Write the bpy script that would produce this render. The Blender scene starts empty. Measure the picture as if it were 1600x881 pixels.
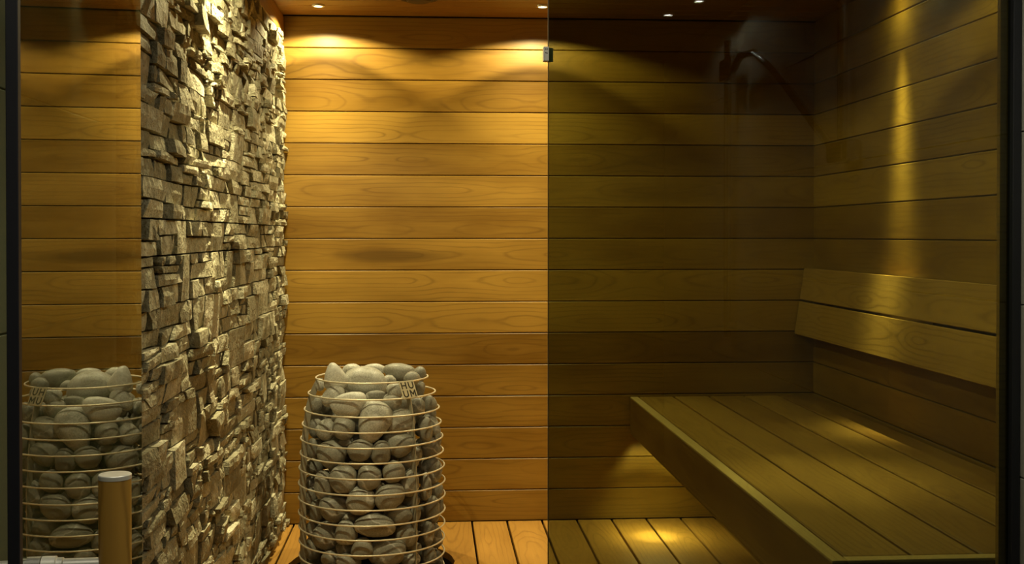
import bpy, bmesh, math, random
from mathutils import Vector, Matrix, noise

# ------------------------------------------------------------------ camera, world, exposure
SC = bpy.context.scene
COL = SC.collection
FPX = 1850.0                       # focal length in pixels of the 1600 px wide frame
YAW = math.atan(128 / FPX)
PITCH = math.radians(0.6)
CAM_H = 1.142
cam_data = bpy.data.cameras.new('camera')
cam_data.sensor_fit = 'HORIZONTAL'
cam_data.sensor_width = 36.0
cam_data.lens = FPX * 36.0 / 1600
cam_data.shift_y = -0.03445
cam_data.clip_start = 0.05
cam = bpy.data.objects.new('camera', cam_data)
COL.objects.link(cam)
cam.location = (0, 0, CAM_H)
cam.rotation_euler = (math.pi / 2 - PITCH, 0, -YAW)
SC.camera = cam

world = bpy.data.worlds.new('world')
SC.world = world
world.use_nodes = True
world.node_tree.nodes['Background'].inputs[0].default_value = (0, 0, 0, 1)
world.node_tree.nodes['Background'].inputs[1].default_value = 0.0

SC.view_settings.view_transform = 'Standard'
SC.view_settings.look = 'None'
SC.view_settings.gamma = 1.0
SC.view_settings.use_curve_mapping = False
SC.view_settings.exposure = 0.0

LAMP_COLOR = (1.0, 0.88, 0.48)
LAMP_POWER = 16.5
HALL_COLOR = (1.0, 0.93, 0.70)
HALL_POWER = 1.2
HALL_FRONT_POWER = 4.0

# room measures (metres): x to the right, y away from the camera, z up
XL, XR = -0.566, 1.549             # face of the stone wall, face of the right wall
YB, YF = 4.70, 2.30                # back wall, front end of the cabin
ZC = 2.0
PITCH_B = 0.125                    # height of one wall board

# ------------------------------------------------------------------ helpers
def link(name, data, parent=None):
    o = bpy.data.objects.new(name, data)
    COL.objects.link(o)
    if parent is not None:
        o.parent = parent
    return o

def tag(o, label=None, cat=None, group=None, kind=None):
    if label: o['label'] = label
    if cat: o['category'] = cat
    if group: o['group'] = group
    if kind: o['kind'] = kind
    return o

def empty(name, loc=(0, 0, 0), rz=0.0):
    o = link(name, None)
    o.empty_display_size = 0.05
    o.location = loc
    o.rotation_euler = (0, 0, rz)
    return o

def mesh_from(bm, name, mat=None, smooth=False):
    me = bpy.data.meshes.new(name)
    bm.to_mesh(me)
    bm.free()
    if mat is not None:
        me.materials.append(mat)
    if smooth:
        for p in me.polygons:
            p.use_smooth = True
    return me

def add_box(bm, lo, hi, bevel=0.0, seg=1):
    ret = bmesh.ops.create_cube(bm, size=1.0)
    vs = ret['verts']
    c = [(lo[i] + hi[i]) / 2 for i in range(3)]
    s = [hi[i] - lo[i] for i in range(3)]
    for v in vs:
        v.co = Vector((c[0] + v.co.x * s[0], c[1] + v.co.y * s[1], c[2] + v.co.z * s[2]))
    if bevel > 0:
        es = list({e for v in vs for e in v.link_edges})
        bmesh.ops.bevel(bm, geom=es, offset=bevel, segments=seg, profile=0.5, affect='EDGES')
    return bm

def box(name, lo, hi, mat, parent=None, bevel=0.0, seg=1):
    bm = bmesh.new()
    add_box(bm, lo, hi, bevel, seg)
    return link(name, mesh_from(bm, name, mat), parent)

def add_lathe(bm, prof, n=32, close=False):
    """profile of (radius, z) turned about the z axis"""
    rings = []
    for r, z in prof:
        if r < 1e-6:
            rings.append([bm.verts.new((0, 0, z))])
        else:
            rings.append([bm.verts.new((r * math.cos(2 * math.pi * k / n), r * math.sin(2 * math.pi * k / n), z)) for k in range(n)])
    pairs = list(zip(rings, rings[1:]))
    if close:
        pairs.append((rings[-1], rings[0]))
    for a, b in pairs:
        for k in range(n):
            k2 = (k + 1) % n
            if len(a) == 1 and len(b) == 1:
                continue
            if len(a) == 1:
                bm.faces.new((a[0], b[k2], b[k]))
            elif len(b) == 1:
                bm.faces.new((a[k], a[k2], b[0]))
            else:
                bm.faces.new((a[k], a[k2], b[k2], b[k]))
    bmesh.ops.recalc_face_normals(bm, faces=bm.faces)
    return bm

def lathe(name, prof, mat, parent=None, n=32, smooth=True, close=False):
    bm = bmesh.new()
    add_lathe(bm, prof, n, close)
    me = mesh_from(bm, name, mat, smooth)
    return link(name, me, parent)

def auto_smooth(o, angle=35):
    o.data.set_sharp_from_angle(angle=math.radians(angle))
    return o

def tube(name, pts, r, mat, parent=None, n=10, closed=False):
    bm = bmesh.new()
    pts = [Vector(p) for p in pts]
    m = len(pts)
    rings = []
    ref = Vector((0, 0, 1))
    for i, p in enumerate(pts):
        a = pts[(i - 1) % m] if (closed or i > 0) else p
        b = pts[(i + 1) % m] if (closed or i < m - 1) else p
        t = (b - a).normalized()
        u = ref if abs(t.dot(ref)) < 0.95 else Vector((1, 0, 0))
        s = t.cross(u).normalized()
        w = s.cross(t).normalized()
        rings.append([bm.verts.new(p + r * (math.cos(2 * math.pi * k / n) * s + math.sin(2 * math.pi * k / n) * w)) for k in range(n)])
    for i in range(m if closed else m - 1):
        a, b = rings[i], rings[(i + 1) % m]
        for k in range(n):
            bm.faces.new((a[k], a[(k + 1) % n], b[(k + 1) % n], b[k]))
    if not closed:
        bm.faces.new(rings[0][::-1])
        bm.faces.new(rings[-1])
    bmesh.ops.recalc_face_normals(bm, faces=bm.faces)
    return link(name, mesh_from(bm, name, mat, True), parent)

# ------------------------------------------------------------------ materials
def new_mat(name):
    m = bpy.data.materials.new(name)
    m.use_nodes = True
    nt = m.node_tree
    return m, nt, nt.nodes['Principled BSDF']

class NT:
    """small node-graph helper"""
    def __init__(self, nt):
        self.nt = nt
    def node(self, kind, **kw):
        n = self.nt.nodes.new(kind)
        for k, v in kw.items():
            setattr(n, k, v)
        return n
    def put(self, sock, v):
        if isinstance(v, bpy.types.NodeSocket):
            self.nt.links.new(v, sock)
        elif v is not None:
            sock.default_value = v
    def math(self, op, a, b=None, c=None, clamp=False):
        n = self.node('ShaderNodeMath', operation=op, use_clamp=clamp)
        for i, v in enumerate((a, b, c)):
            self.put(n.inputs[i], v)
        return n.outputs[0]
    def noise(self, vec, scale, detail=2.0, rough=0.5, dist=0.0):
        n = self.node('ShaderNodeTexNoise')
        self.put(n.inputs['Vector'], vec)
        n.inputs['Scale'].default_value = scale
        n.inputs['Detail'].default_value = detail
        n.inputs['Roughness'].default_value = rough
        n.inputs['Distortion'].default_value = dist
        return n.outputs['Fac']
    def xyz(self, x, y, z):
        n = self.node('ShaderNodeCombineXYZ')
        for i, v in enumerate((x, y, z)):
            self.put(n.inputs[i], v)
        return n.outputs[0]
    def ramp(self, fac, stops, interp='LINEAR'):
        n = self.node('ShaderNodeValToRGB')
        n.color_ramp.interpolation = interp
        el = n.color_ramp.elements
        while len(el) < len(stops):
            el.new(0.5)
        for e, (p, c) in zip(el, stops):
            e.position = p
            e.color = (c[0], c[1], c[2], 1) if not isinstance(c, (int, float)) else (c, c, c, 1)
        self.put(n.inputs[0], fac)
        return n.outputs[0]
    def mix(self, fac, a, b, blend='MIX'):
        n = self.node('ShaderNodeMix', data_type='RGBA', blend_type=blend)
        self.put(n.inputs[0], fac)
        for i, v in ((6, a), (7, b)):
            self.put(n.inputs[i], v if isinstance(v, bpy.types.NodeSocket) else (v[0], v[1], v[2], 1))
        return n.outputs[2]
    def bump(self, height, strength, dist):
        n = self.node('ShaderNodeBump')
        n.inputs['Strength'].default_value = strength
        n.inputs['Distance'].default_value = dist
        self.put(n.inputs['Height'], height)
        return n.outputs[0]

def wood_material(name, light, mid, dark, rough=0.42, stain=None):
    """flat-sawn board: local x runs along the board, local z across its face"""
    m, nt, b = new_mat(name)
    g = NT(nt)
    tc = g.node('ShaderNodeTexCoord')
    oi = g.node('ShaderNodeObjectInfo')
    rnd = oi.outputs['Random']
    sp = g.node('ShaderNodeSeparateXYZ')
    g.put(sp.inputs[0], tc.outputs['Object'])
    x, z = sp.outputs[0], sp.outputs[2]
    off = g.math('MULTIPLY', rnd, 61.7)
    u = g.math('ADD', x, off)
    # distance from the pith of the log: gives nested arches along the board
    wob = g.noise(g.xyz(g.math('MULTIPLY', u, 1.0), off, 0.0), 1.0, 2.5)
    deep = g.math('MULTIPLY', g.math('SUBTRACT', wob, 0.5), 0.34)
    deep = g.math('ADD', deep, 0.015)
    cen = g.math('MULTIPLY', g.math('SUBTRACT', g.math('FRACT', g.math('MULTIPLY', rnd, 7.31)), 0.5), 0.07)
    dz = g.math('SUBTRACT', z, cen)
    rad = g.math('SQRT', g.math('ADD', g.math('MULTIPLY', dz, dz), g.math('MULTIPLY', deep, deep)))
    wig = g.noise(g.xyz(g.math('MULTIPLY', u, 5.0), off, g.math('MULTIPLY', z, 22.0)), 1.0, 3.0)
    rad = g.math('ADD', rad, g.math('MULTIPLY', wig, 0.016))
    ring = g.math('SINE', g.math('MULTIPLY', rad, 400.0))
    ring = g.math('MULTIPLY', g.math('ADD', ring, 1.0), 0.5)
    ring = g.math('POWER', ring, 8.0)
    fade = g.noise(g.xyz(g.math('MULTIPLY', u, 2.2), g.math('ADD', off, 3.0), g.math('MULTIPLY', z, 9.0)), 1.0, 2.0)
    ring = g.math('MULTIPLY', ring, g.math('MULTIPLY', g.math('SUBTRACT', fade, 0.18), 0.95, clamp=True))
    fibre = g.noise(g.xyz(g.math('MULTIPLY', u, 5.0), off, g.math('MULTIPLY', z, 260.0)), 1.0, 3.0, 0.6)
    cloud = g.noise(g.xyz(g.math('MULTIPLY', u, 2.6), g.math('ADD', off, 9.0), g.math('MULTIPLY', z, 11.0)), 1.0, 3.0)
    oc = g.node('ShaderNodeSeparateColor')
    g.put(oc.inputs[0], oi.outputs['Color'])
    tone = oc.outputs[0]                        # each board's own paleness
    tone = g.math('ADD', tone, g.math('MULTIPLY', g.math('SUBTRACT', cloud, 0.5), 1.25))
    tone = g.math('ADD', tone, g.math('MULTIPLY', g.math('SUBTRACT', fibre, 0.5), 0.5), clamp=True)
    base = g.ramp(tone, [(0.0, mid), (1.0, light)])
    col = g.mix(ring, base, dark)
    if stain:                                   # a long brown heart-wood patch in one board
        cx, cz, hx, hz = stain
        ex = g.math('DIVIDE', g.math('SUBTRACT', x, cx), hx)
        ez = g.math('DIVIDE', g.math('SUBTRACT', z, cz), hz)
        d2 = g.math('ADD', g.math('MULTIPLY', ex, ex), g.math('MULTIPLY', ez, ez))
        d2 = g.math('ADD', d2, g.math('MULTIPLY', g.math('SUBTRACT', cloud, 0.5), 0.8))
        col = g.mix(g.ramp(d2, [(0.15, 0.62), (1.0, 0.0)]), col, [v * 0.45 for v in mid])
    g.put(b.inputs['Base Color'], col)
    b.inputs['Roughness'].default_value = rough
    b.inputs['Specular IOR Level'].default_value = 0.35
    g.put(b.inputs['Normal'], g.bump(fibre, 0.12, 0.001))
    return m

WOOD = wood_material('alder_wood', (0.40, 0.226, 0.034), (0.195, 0.094, 0.0068), (0.095, 0.04, 0.0035))
WOOD_STAIN = wood_material('alder_wood_heart', (0.40, 0.226, 0.034), (0.195, 0.094, 0.0068), (0.095, 0.04, 0.0035), stain=(-0.65, -0.005, 0.27, 0.030))
WOOD_CEIL = wood_material('alder_ceiling_wood', (0.30, 0.145, 0.022), (0.20, 0.09, 0.011), (0.10, 0.042, 0.006))
WOOD_FLOOR = wood_material('floor_wood', (0.44, 0.225, 0.040), (0.28, 0.13, 0.017), (0.14, 0.058, 0.008), rough=0.5)
WOOD_BENCH = wood_material('bench_wood', (0.42, 0.24, 0.050), (0.21, 0.10, 0.015), (0.09, 0.04, 0.006), rough=0.38)
WOOD_LIT_EDGE = wood_material('lit_edge_wood', (0.74, 0.54, 0.22), (0.60, 0.41, 0.14), (0.42, 0.26, 0.08), rough=0.35)  # bench wood with the light on its upward edges put into the colour
WOOD_HANDLE = wood_material('handle_wood', (0.55, 0.30, 0.055), (0.36, 0.175, 0.025), (0.16, 0.06, 0.01), rough=0.4)

def plain(name, col, rough=0.5, metal=0.0, spec=0.5):
    m, nt, b = new_mat(name)
    g = NT(nt)
    tc = g.node('ShaderNodeTexCoord')
    n = g.noise(tc.outputs['Object'], 60.0, 3.0)
    c = g.ramp(n, [(0.25, [v * 0.9 for v in col]), (0.75, [min(1, v * 1.08) for v in col])])
    g.put(b.inputs['Base Color'], c)
    b.inputs['Roughness'].default_value = rough
    b.inputs['Metallic'].default_value = metal
    b.inputs['Specular IOR Level'].default_value = spec
    return m

BACKING = plain('dark_batten', (0.02, 0.012, 0.006), 0.9)
STEEL = plain('brushed_steel', (0.78, 0.75, 0.68), 0.38, 0.75)
STEEL_DULL = plain('heater_steel', (0.80, 0.71, 0.52), 0.42, 0.4)
STEEL_SHADED = plain('shaded_upright_steel', (0.42, 0.39, 0.29), 0.45, 0.4)  # shade on the upright sides put into a darker steel colour
PLATE = plain('badge_steel', (0.52, 0.46, 0.31), 0.5, 0.4)
SATIN = plain('satin_steel', (0.84, 0.82, 0.75), 0.42, 0.35)
CATCH = plain('satin_catch', (0.85, 0.83, 0.76), 0.5, 0.1)
CHROME = plain('chrome', (0.8, 0.8, 0.8), 0.08, 1.0)
BLACK = plain('black_profile', (0.010, 0.011, 0.016), 0.45)
SEAL = plain('black_seal', (0.006, 0.007, 0.016), 0.55)
EDGE = plain('dark_glass_edge', (0.05, 0.035, 0.015), 0.3)
IRON = plain('black_iron', (0.012, 0.010, 0.008), 0.6)
VENT = plain('brown_plastic', (0.07, 0.035, 0.012), 0.6)
BADGE_INK = plain('badge_cutout', (0.03, 0.022, 0.012), 0.8)

def tile_material():
    m, nt, b = new_mat('stone_look_tile')
    g = NT(nt)
    tc = g.node('ShaderNodeTexCoord')
    n1 = g.noise(tc.outputs['Object'], 3.0, 4.0)
    n2 = g.noise(tc.outputs['Object'], 220.0, 2.0)
    f = g.math('ADD', g.math('MULTIPLY', n1, 0.7), g.math('MULTIPLY', n2, 0.3))
    g.put(b.inputs['Base Color'], g.ramp(f, [(0.3, (0.36, 0.35, 0.285)), (0.7, (0.50, 0.485, 0.40))]))
    b.inputs['Roughness'].default_value = 0.55
    return m
TILE = tile_material()
GROUT = plain('grout', (0.66, 0.63, 0.54), 0.9)
PLASTER = plain('hall_plaster', (0.10, 0.095, 0.08), 0.9)

def ledge_material():
    m, nt, b = new_mat('ledge_stone')
    g = NT(nt)
    tc = g.node('ShaderNodeTexCoord')
    at = g.node('ShaderNodeAttribute', attribute_name='tone')
    co = tc.outputs['Object']
    n1 = g.noise(co, 16.0, 5.0, 0.6)
    n2 = g.noise(co, 120.0, 4.0, 0.65)
    t = g.math('ADD', g.math('MULTIPLY', at.outputs['Fac'], 0.42), g.math('MULTIPLY', n1, 0.30))
    t = g.math('ADD', t, g.math('MULTIPLY', n2, 0.25))
    pale = g.ramp(g.noise(co, 11.0, 6.0, 0.7), [(0.52, 0.0), (0.60, 1.0)])
    t = g.math('ADD', t, g.math('MULTIPLY', pale, 0.32), clamp=True)
    g.put(b.inputs['Base Color'], g.ramp(t, [(0.15, (0.18, 0.155, 0.090)), (0.5, (0.36, 0.322, 0.204)), (1.0, (0.70, 0.65, 0.47))]))
    b.inputs['Roughness'].default_value = 0.85
    b.inputs['Specular IOR Level'].default_value = 0.25
    h = g.math('ADD', g.math('MULTIPLY', n2, 0.35), g.noise(co, 38.0, 4.0, 0.6))
    g.put(b.inputs['Normal'], g.bump(h, 1.0, 0.022))
    return m
LEDGE = ledge_material()

def pebble_material():
    m, nt, b = new_mat('heater_stone_grey')
    g = NT(nt)
    tc = g.node('ShaderNodeTexCoord')
    oi = g.node('ShaderNodeObjectInfo')
    at = g.node('ShaderNodeAttribute', attribute_name='tone')
    co = g.node('ShaderNodeVectorMath', operation='ADD')
    g.put(co.inputs[0], tc.outputs['Object'])
    g.put(co.inputs[1], g.xyz(g.math('MULTIPLY', oi.outputs['Random'], 9.0), g.math('MULTIPLY', oi.outputs['Random'], 5.0), 0.0))
    co = co.outputs[0]
    n1 = g.noise(co, 22.0, 4.0)
    n2 = g.noise(co, 260.0, 3.0, 0.8)
    sp = g.node('ShaderNodeSeparateXYZ')
    g.put(sp.inputs[0], co)
    vein = g.math('SINE', g.math('ADD', g.math('MULTIPLY', g.math('ADD', sp.outputs[2], g.math('MULTIPLY', sp.outputs[0], 0.6)), 95.0), g.math('MULTIPLY', n1, 9.0)))
    vein = g.math('POWER', g.math('MULTIPLY', g.math('ADD', vein, 1.0), 0.5), 22.0)
    some = g.math('GREATER_THAN', g.math('FRACT', g.math('MULTIPLY', oi.outputs['Random'], 13.7)), 0.55)
    t = g.math('ADD', g.math('MULTIPLY', at.outputs['Fac'], 0.75), g.math('MULTIPLY', g.math('SUBTRACT', n1, 0.5), 0.4))
    t = g.math('ADD', t, g.math('MULTIPLY', g.math('SUBTRACT', n2, 0.5), 0.9), clamp=True)
    c = g.ramp(t, [(0.0, (0.10, 0.092, 0.070)), (0.45, (0.29, 0.277, 0.222)), (0.9, (0.78, 0.77, 0.69))])
    c = g.mix(g.math('MULTIPLY', g.math('MULTIPLY', vein, some), 0.8), c, (0.52, 0.51, 0.46))
    g.put(b.inputs['Base Color'], c)
    b.inputs['Roughness'].default_value = 0.45
    g.put(b.inputs['Normal'], g.bump(g.math('ADD', n1, g.math('MULTIPLY', n2, 0.15)), 0.35, 0.006))
    return m
PEBBLE = pebble_material()

def glass_material():
    """tinted sheet: each of the two faces passes part of the light and mirrors the rest by Fresnel's law"""
    m = bpy.data.materials.new('bronze_tinted_glass')
    m.use_nodes = True
    nt = m.node_tree
    nt.nodes.clear()
    g = NT(nt)
    out = g.node('ShaderNodeOutputMaterial')
    geo = g.node('ShaderNodeNewGeometry')
    ior = g.node('ShaderNodeMix', data_type='FLOAT')
    g.put(ior.inputs[0], geo.outputs['Backfacing'])
    ior.inputs[2].default_value = 1.52
    ior.inputs[3].default_value = 1 / 1.52
    fr = g.node('ShaderNodeFresnel')
    g.put(fr.inputs['IOR'], ior.outputs[0])
    tr = g.node('ShaderNodeBsdfTransparent')
    tr.inputs[0].default_value = (0.475, 0.515, 0.405, 1)
    gl = g.node('ShaderNodeBsdfGlossy')
    gl.inputs['Color'].default_value = (1, 1, 1, 1)
    gl.inputs['Roughness'].default_value = 0.0
    mx = g.node('ShaderNodeMixShader')
    g.put(mx.inputs[0], fr.outputs[0])
    g.put(mx.inputs[1], tr.outputs[0])
    g.put(mx.inputs[2], gl.outputs[0])
    g.put(out.inputs[0], mx.outputs[0])
    return m
GLASS = glass_material()

def glow(name, col, strength):
    m = bpy.data.materials.new(name)
    m.use_nodes = True
    nt = m.node_tree
    nt.nodes.clear()
    e = nt.nodes.new('ShaderNodeEmission')
    e.inputs[0].default_value = (*col, 1)
    e.inputs[1].default_value = strength
    o = nt.nodes.new('ShaderNodeOutputMaterial')
    nt.links.new(e.outputs[0], o.inputs[0])
    return m
GLOW = glow('lamp_lens_glow', (1.0, 0.9, 0.55), 18.0)
GLOW_HALL = glow('hall_lens_glow', (1.0, 0.98, 0.9), 60.0)

# ------------------------------------------------------------------ boards
def board_mesh(name, L, W, T, mat, bevel=0.002):
    """board with its face in the local xz plane (y = 0 faces the room), thickness towards +y, origin at its centre"""
    bm = bmesh.new()
    add_box(bm, (-L / 2, 0, -W / 2), (L / 2, T, W / 2), bevel)
    return mesh_from(bm, name, mat)

ROT_BACK = Matrix.Identity(3)                                         # face looks towards -y
ROT_RIGHT = Matrix(((0, 1, 0), (1, 0, 0), (0, 0, 1)))                 # x' along y, face towards -x
ROT_LEFT = Matrix(((0, -1, 0), (1, 0, 0), (0, 0, 1)))                 # face towards +x
ROT_CEIL = Matrix(((1, 0, 0), (0, 0, 1), (0, 1, 0)))                  # face towards -z
ROT_FLOOR = Matrix(((0, 0, 1), (1, 0, 0), (0, -1, 0)))                # x' along y, face towards +z

RT = random.Random(3)
def place(o, rot, loc, tone=None):
    o.matrix_local = Matrix.Translation(Vector(loc)) @ rot.to_4x4()
    t = RT.uniform(0.25, 0.75) if tone is None else tone
    o.color = (t, t, t, 1)
    return o

# ------------------------------------------------------------------ the cabin: back wall
wall_back = box('wall_back', (-0.66, YB + 0.022, -0.15), (1.66, YB + 0.10, ZC + 0.1), BACKING)
tag(wall_back, 'wall of broad horizontal honey-brown boards behind the heater', 'wall', kind='structure')
me = board_mesh('plank', 2.18, PITCH_B - 0.003, 0.018, WOOD)
me_stain = board_mesh('plank', 2.18, PITCH_B - 0.003, 0.018, WOOD_STAIN)
TONES = [0.45, 0.42, 0.40, 0.48, 0.42, 0.18, 0.98, 0.82, 0.42, 0.20, 0.48, 0.34, 0.95, 0.22, 0.34, 0.45]     # floor to ceiling
for k in range(16):
    p = link('plank', me_stain if k == 8 else me, wall_back)
    place(p, ROT_BACK, (0.5, YB, PITCH_B * (k + 0.5)), TONES[k])

# right wall
wall_right = box('wall_right', (XR + 0.022, YF - 0.01, -0.15), (XR + 0.10, YB + 0.02, ZC + 0.1), BACKING)
tag(wall_right, 'side wall of horizontal boards above the bench, seen through tinted glass', 'wall', kind='structure')
me = board_mesh('plank', YB - YF + 0.006, PITCH_B - 0.003, 0.018, WOOD)
for k in range(16):
    p = link('plank', me, wall_right)
    place(p, ROT_RIGHT, (XR, (YB + YF) / 2 - 0.003, PITCH_B * (k + 0.5)))

# ceiling boards run from side to side
ceiling = box('ceiling', (-0.66, YF - 0.01, ZC + 0.02), (1.66, YB + 0.02, ZC + 0.1), BACKING)
tag(ceiling, 'board ceiling of the sauna cabin with recessed lamps', 'ceiling', kind='structure')
me = board_mesh('plank', 2.16, 0.097, 0.016, WOOD_CEIL)
for k in range(24):
    p = link('plank', me, ceiling)
    place(p, ROT_CEIL, (0.49, YB - 0.012 - 0.1 * (k + 0.5), ZC))

# floor boards run towards the back wall, with a round well for the heater
HX, HY = -0.201, 4.131
HOLE_R = 0.285
floor = box('floor', (-0.66, YF - 0.01, -0.20), (1.66, YB + 0.02, -0.15), BACKING)
tag(floor, 'floor of lengthwise wooden boards around the heater', 'floor', kind='structure')
FL_Y0, FL_Y1 = YF + 0.005, YB - 0.003
FL_P = 0.140
def floor_board(x0, x1):
    bm = bmesh.new()
    xc = (x0 + x1) / 2
    N = 14
    xs = [x0 + (x1 - x0) * i / N for i in range(N + 1)]
    if any(abs(x - HX) < HOLE_R for x in xs) or (x0 < HX - HOLE_R < x1):
        def cut(x):
            d = HOLE_R ** 2 - (x - HX) ** 2
            return math.sqrt(d) if d > 0 else 0.0
        for sgn, yend in ((1, FL_Y1), (-1, FL_Y0)):
            for a, b in zip(xs, xs[1:]):
                ya, yb = HY + sgn * cut(a), HY + sgn * cut(b)
                q = [(a, ya), (b, yb), (b, yend), (a, yend)]
                top = [bm.verts.new((x, y, 0)) for x, y in q]
                bot = [bm.verts.new((x, y, -0.024)) for x, y in q]
                bm.faces.new(top); bm.faces.new(bot[::-1])
                for i in range(4):
                    j = (i + 1) % 4
                    if i == 1 and b < x1 - 1e-6: continue
                    if i == 3 and a > x0 + 1e-6: continue
                    bm.faces.new((top[i], bot[i], bot[j], top[j]))
        bmesh.ops.remove_doubles(bm, verts=bm.verts, dist=1e-5)
        bmesh.ops.recalc_face_normals(bm, faces=bm.faces)
    else:
        add_box(bm, (x0, FL_Y0, -0.024), (x1, FL_Y1, 0), 0.002)
    # into the local frame: x' along y, z' across
    rot = ROT_FLOOR.inverted()
    ctr = Vector((xc, (FL_Y0 + FL_Y1) / 2, 0))
    for v in bm.verts:
        v.co = rot @ (v.co - ctr)
    p = link('plank', mesh_from(bm, 'plank', WOOD_FLOOR), floor)
    place(p, ROT_FLOOR, ctr)
x = 0.165 - 6 * FL_P
for k in range(16):
    a, b = x + k * FL_P + 0.004, x + (k + 1) * FL_P - 0.004
    a = max(a, -0.60)
    b = min(b, XR - 0.002)
    if b - a > 0.02:
        floor_board(a, b)
well = lathe('heater_well', [(HOLE_R + 0.004, -0.012), (HOLE_R + 0.004, -0.148), (0.0, -0.148)], IRON, floor, n=64)
well.location = (HX, HY, 0)

# ------------------------------------------------------------------ stone wall
wall_left = box('wall_left', (-0.68, YF, -0.15), (-0.60, YB + 0.02, ZC + 0.1), BACKING)
tag(wall_left, 'side wall clad in rough split ledge stones beside the heater', 'wall', kind='structure')
R = random.Random(11)
stones = []        # (corner points y,z in order: bl, br, tr, tl ; depth)
def lerp(a, b, t): return a + (b - a) * t
def strip(yl0, yl1, yr0, yr1, z0l, z0r, z1l, z1r, big):
    """one course between left joint (yl0 bottom, yl1 top) and right joint: cut into stones by slanted joints"""
    L = (yr0 + yr1 - yl0 - yl1) / 2
    h = (z1l + z1r - z0l - z0r) / 2
    if big:
        cuts = []
    else:
        want = R.uniform(0.03, 0.11) if h < 0.03 else R.uniform(0.05, 0.16)
        n = max(1, int(round(L / want)))
        cuts = sorted(R.uniform(0.12, 0.88) for _ in range(n - 1))
        cuts = [c for i, c in enumerate(cuts) if i == 0 or c - cuts[i - 1] > 0.12]
    js = [(yl0, yl1)]
    for c in cuts:
        sk = R.gauss(0, 0.28) * h
        if R.random() < 0.14: sk = R.choice((-1, 1)) * h * R.uniform(0.7, 1.5)
        y = lerp((yl0 + yl1) / 2, (yr0 + yr1) / 2, c)
        js.append((y - sk / 2, y + sk / 2))
    js.append((yr0, yr1))
    for (a0, a1), (b0, b1) in zip(js, js[1:]):
        if b0 - a0 < 0.012 or b1 - a1 < 0.008:
            b0 = max(b0, a0 + 0.012); b1 = max(b1, a1 + 0.008)
        def zz(l, r, y): return lerp(l, r, min(1, max(0, (y - yl0) / max(1e-4, yr0 - yl0))))
        stones.append((((a0, zz(z0l, z0r, a0)), (b0, zz(z0l, z0r, b0)), (b1, zz(z1l, z1r, b1)), (a1, zz(z1l, z1r, a1))), big))
ST_TOP = 1.915
z = 0.0
while z < ST_TOP - 0.03:
    H = R.uniform(0.07, 0.12)
    if ST_TOP - z - H < 0.06: H = ST_TOP - z
    y = YF + 0.002
    while y < YB - 0.004:
        L = R.uniform(0.12, 0.36)
        if YB - y - L < 0.12: L = YB - 0.004 - y
        if R.random() < 0.22 and L < 0.26:
            strip(y, y, y + L, y + L, z, z, z + H, z + H, True)
        else:
            n = R.choice((2, 3, 3, 4)) if H > 0.085 else R.choice((2, 2, 3))
            ws = [R.uniform(0.5, 1.5) for _ in range(n)]
            s = sum(ws)
            zl = [z]; zr = [z]
            acc = 0
            for w in ws[:-1]:
                acc += w / s
                zl.append(z + H * acc + R.uniform(-0.004, 0.004))
                zr.append(z + H * acc + R.uniform(-0.004, 0.004))
            zl.append(z + H); zr.append(z + H)
            for i in range(n):
                strip(y, y, y + L, y + L, zl[i], zr[i], zl[i + 1], zr[i + 1], False)
        y += L
    z += H

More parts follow.
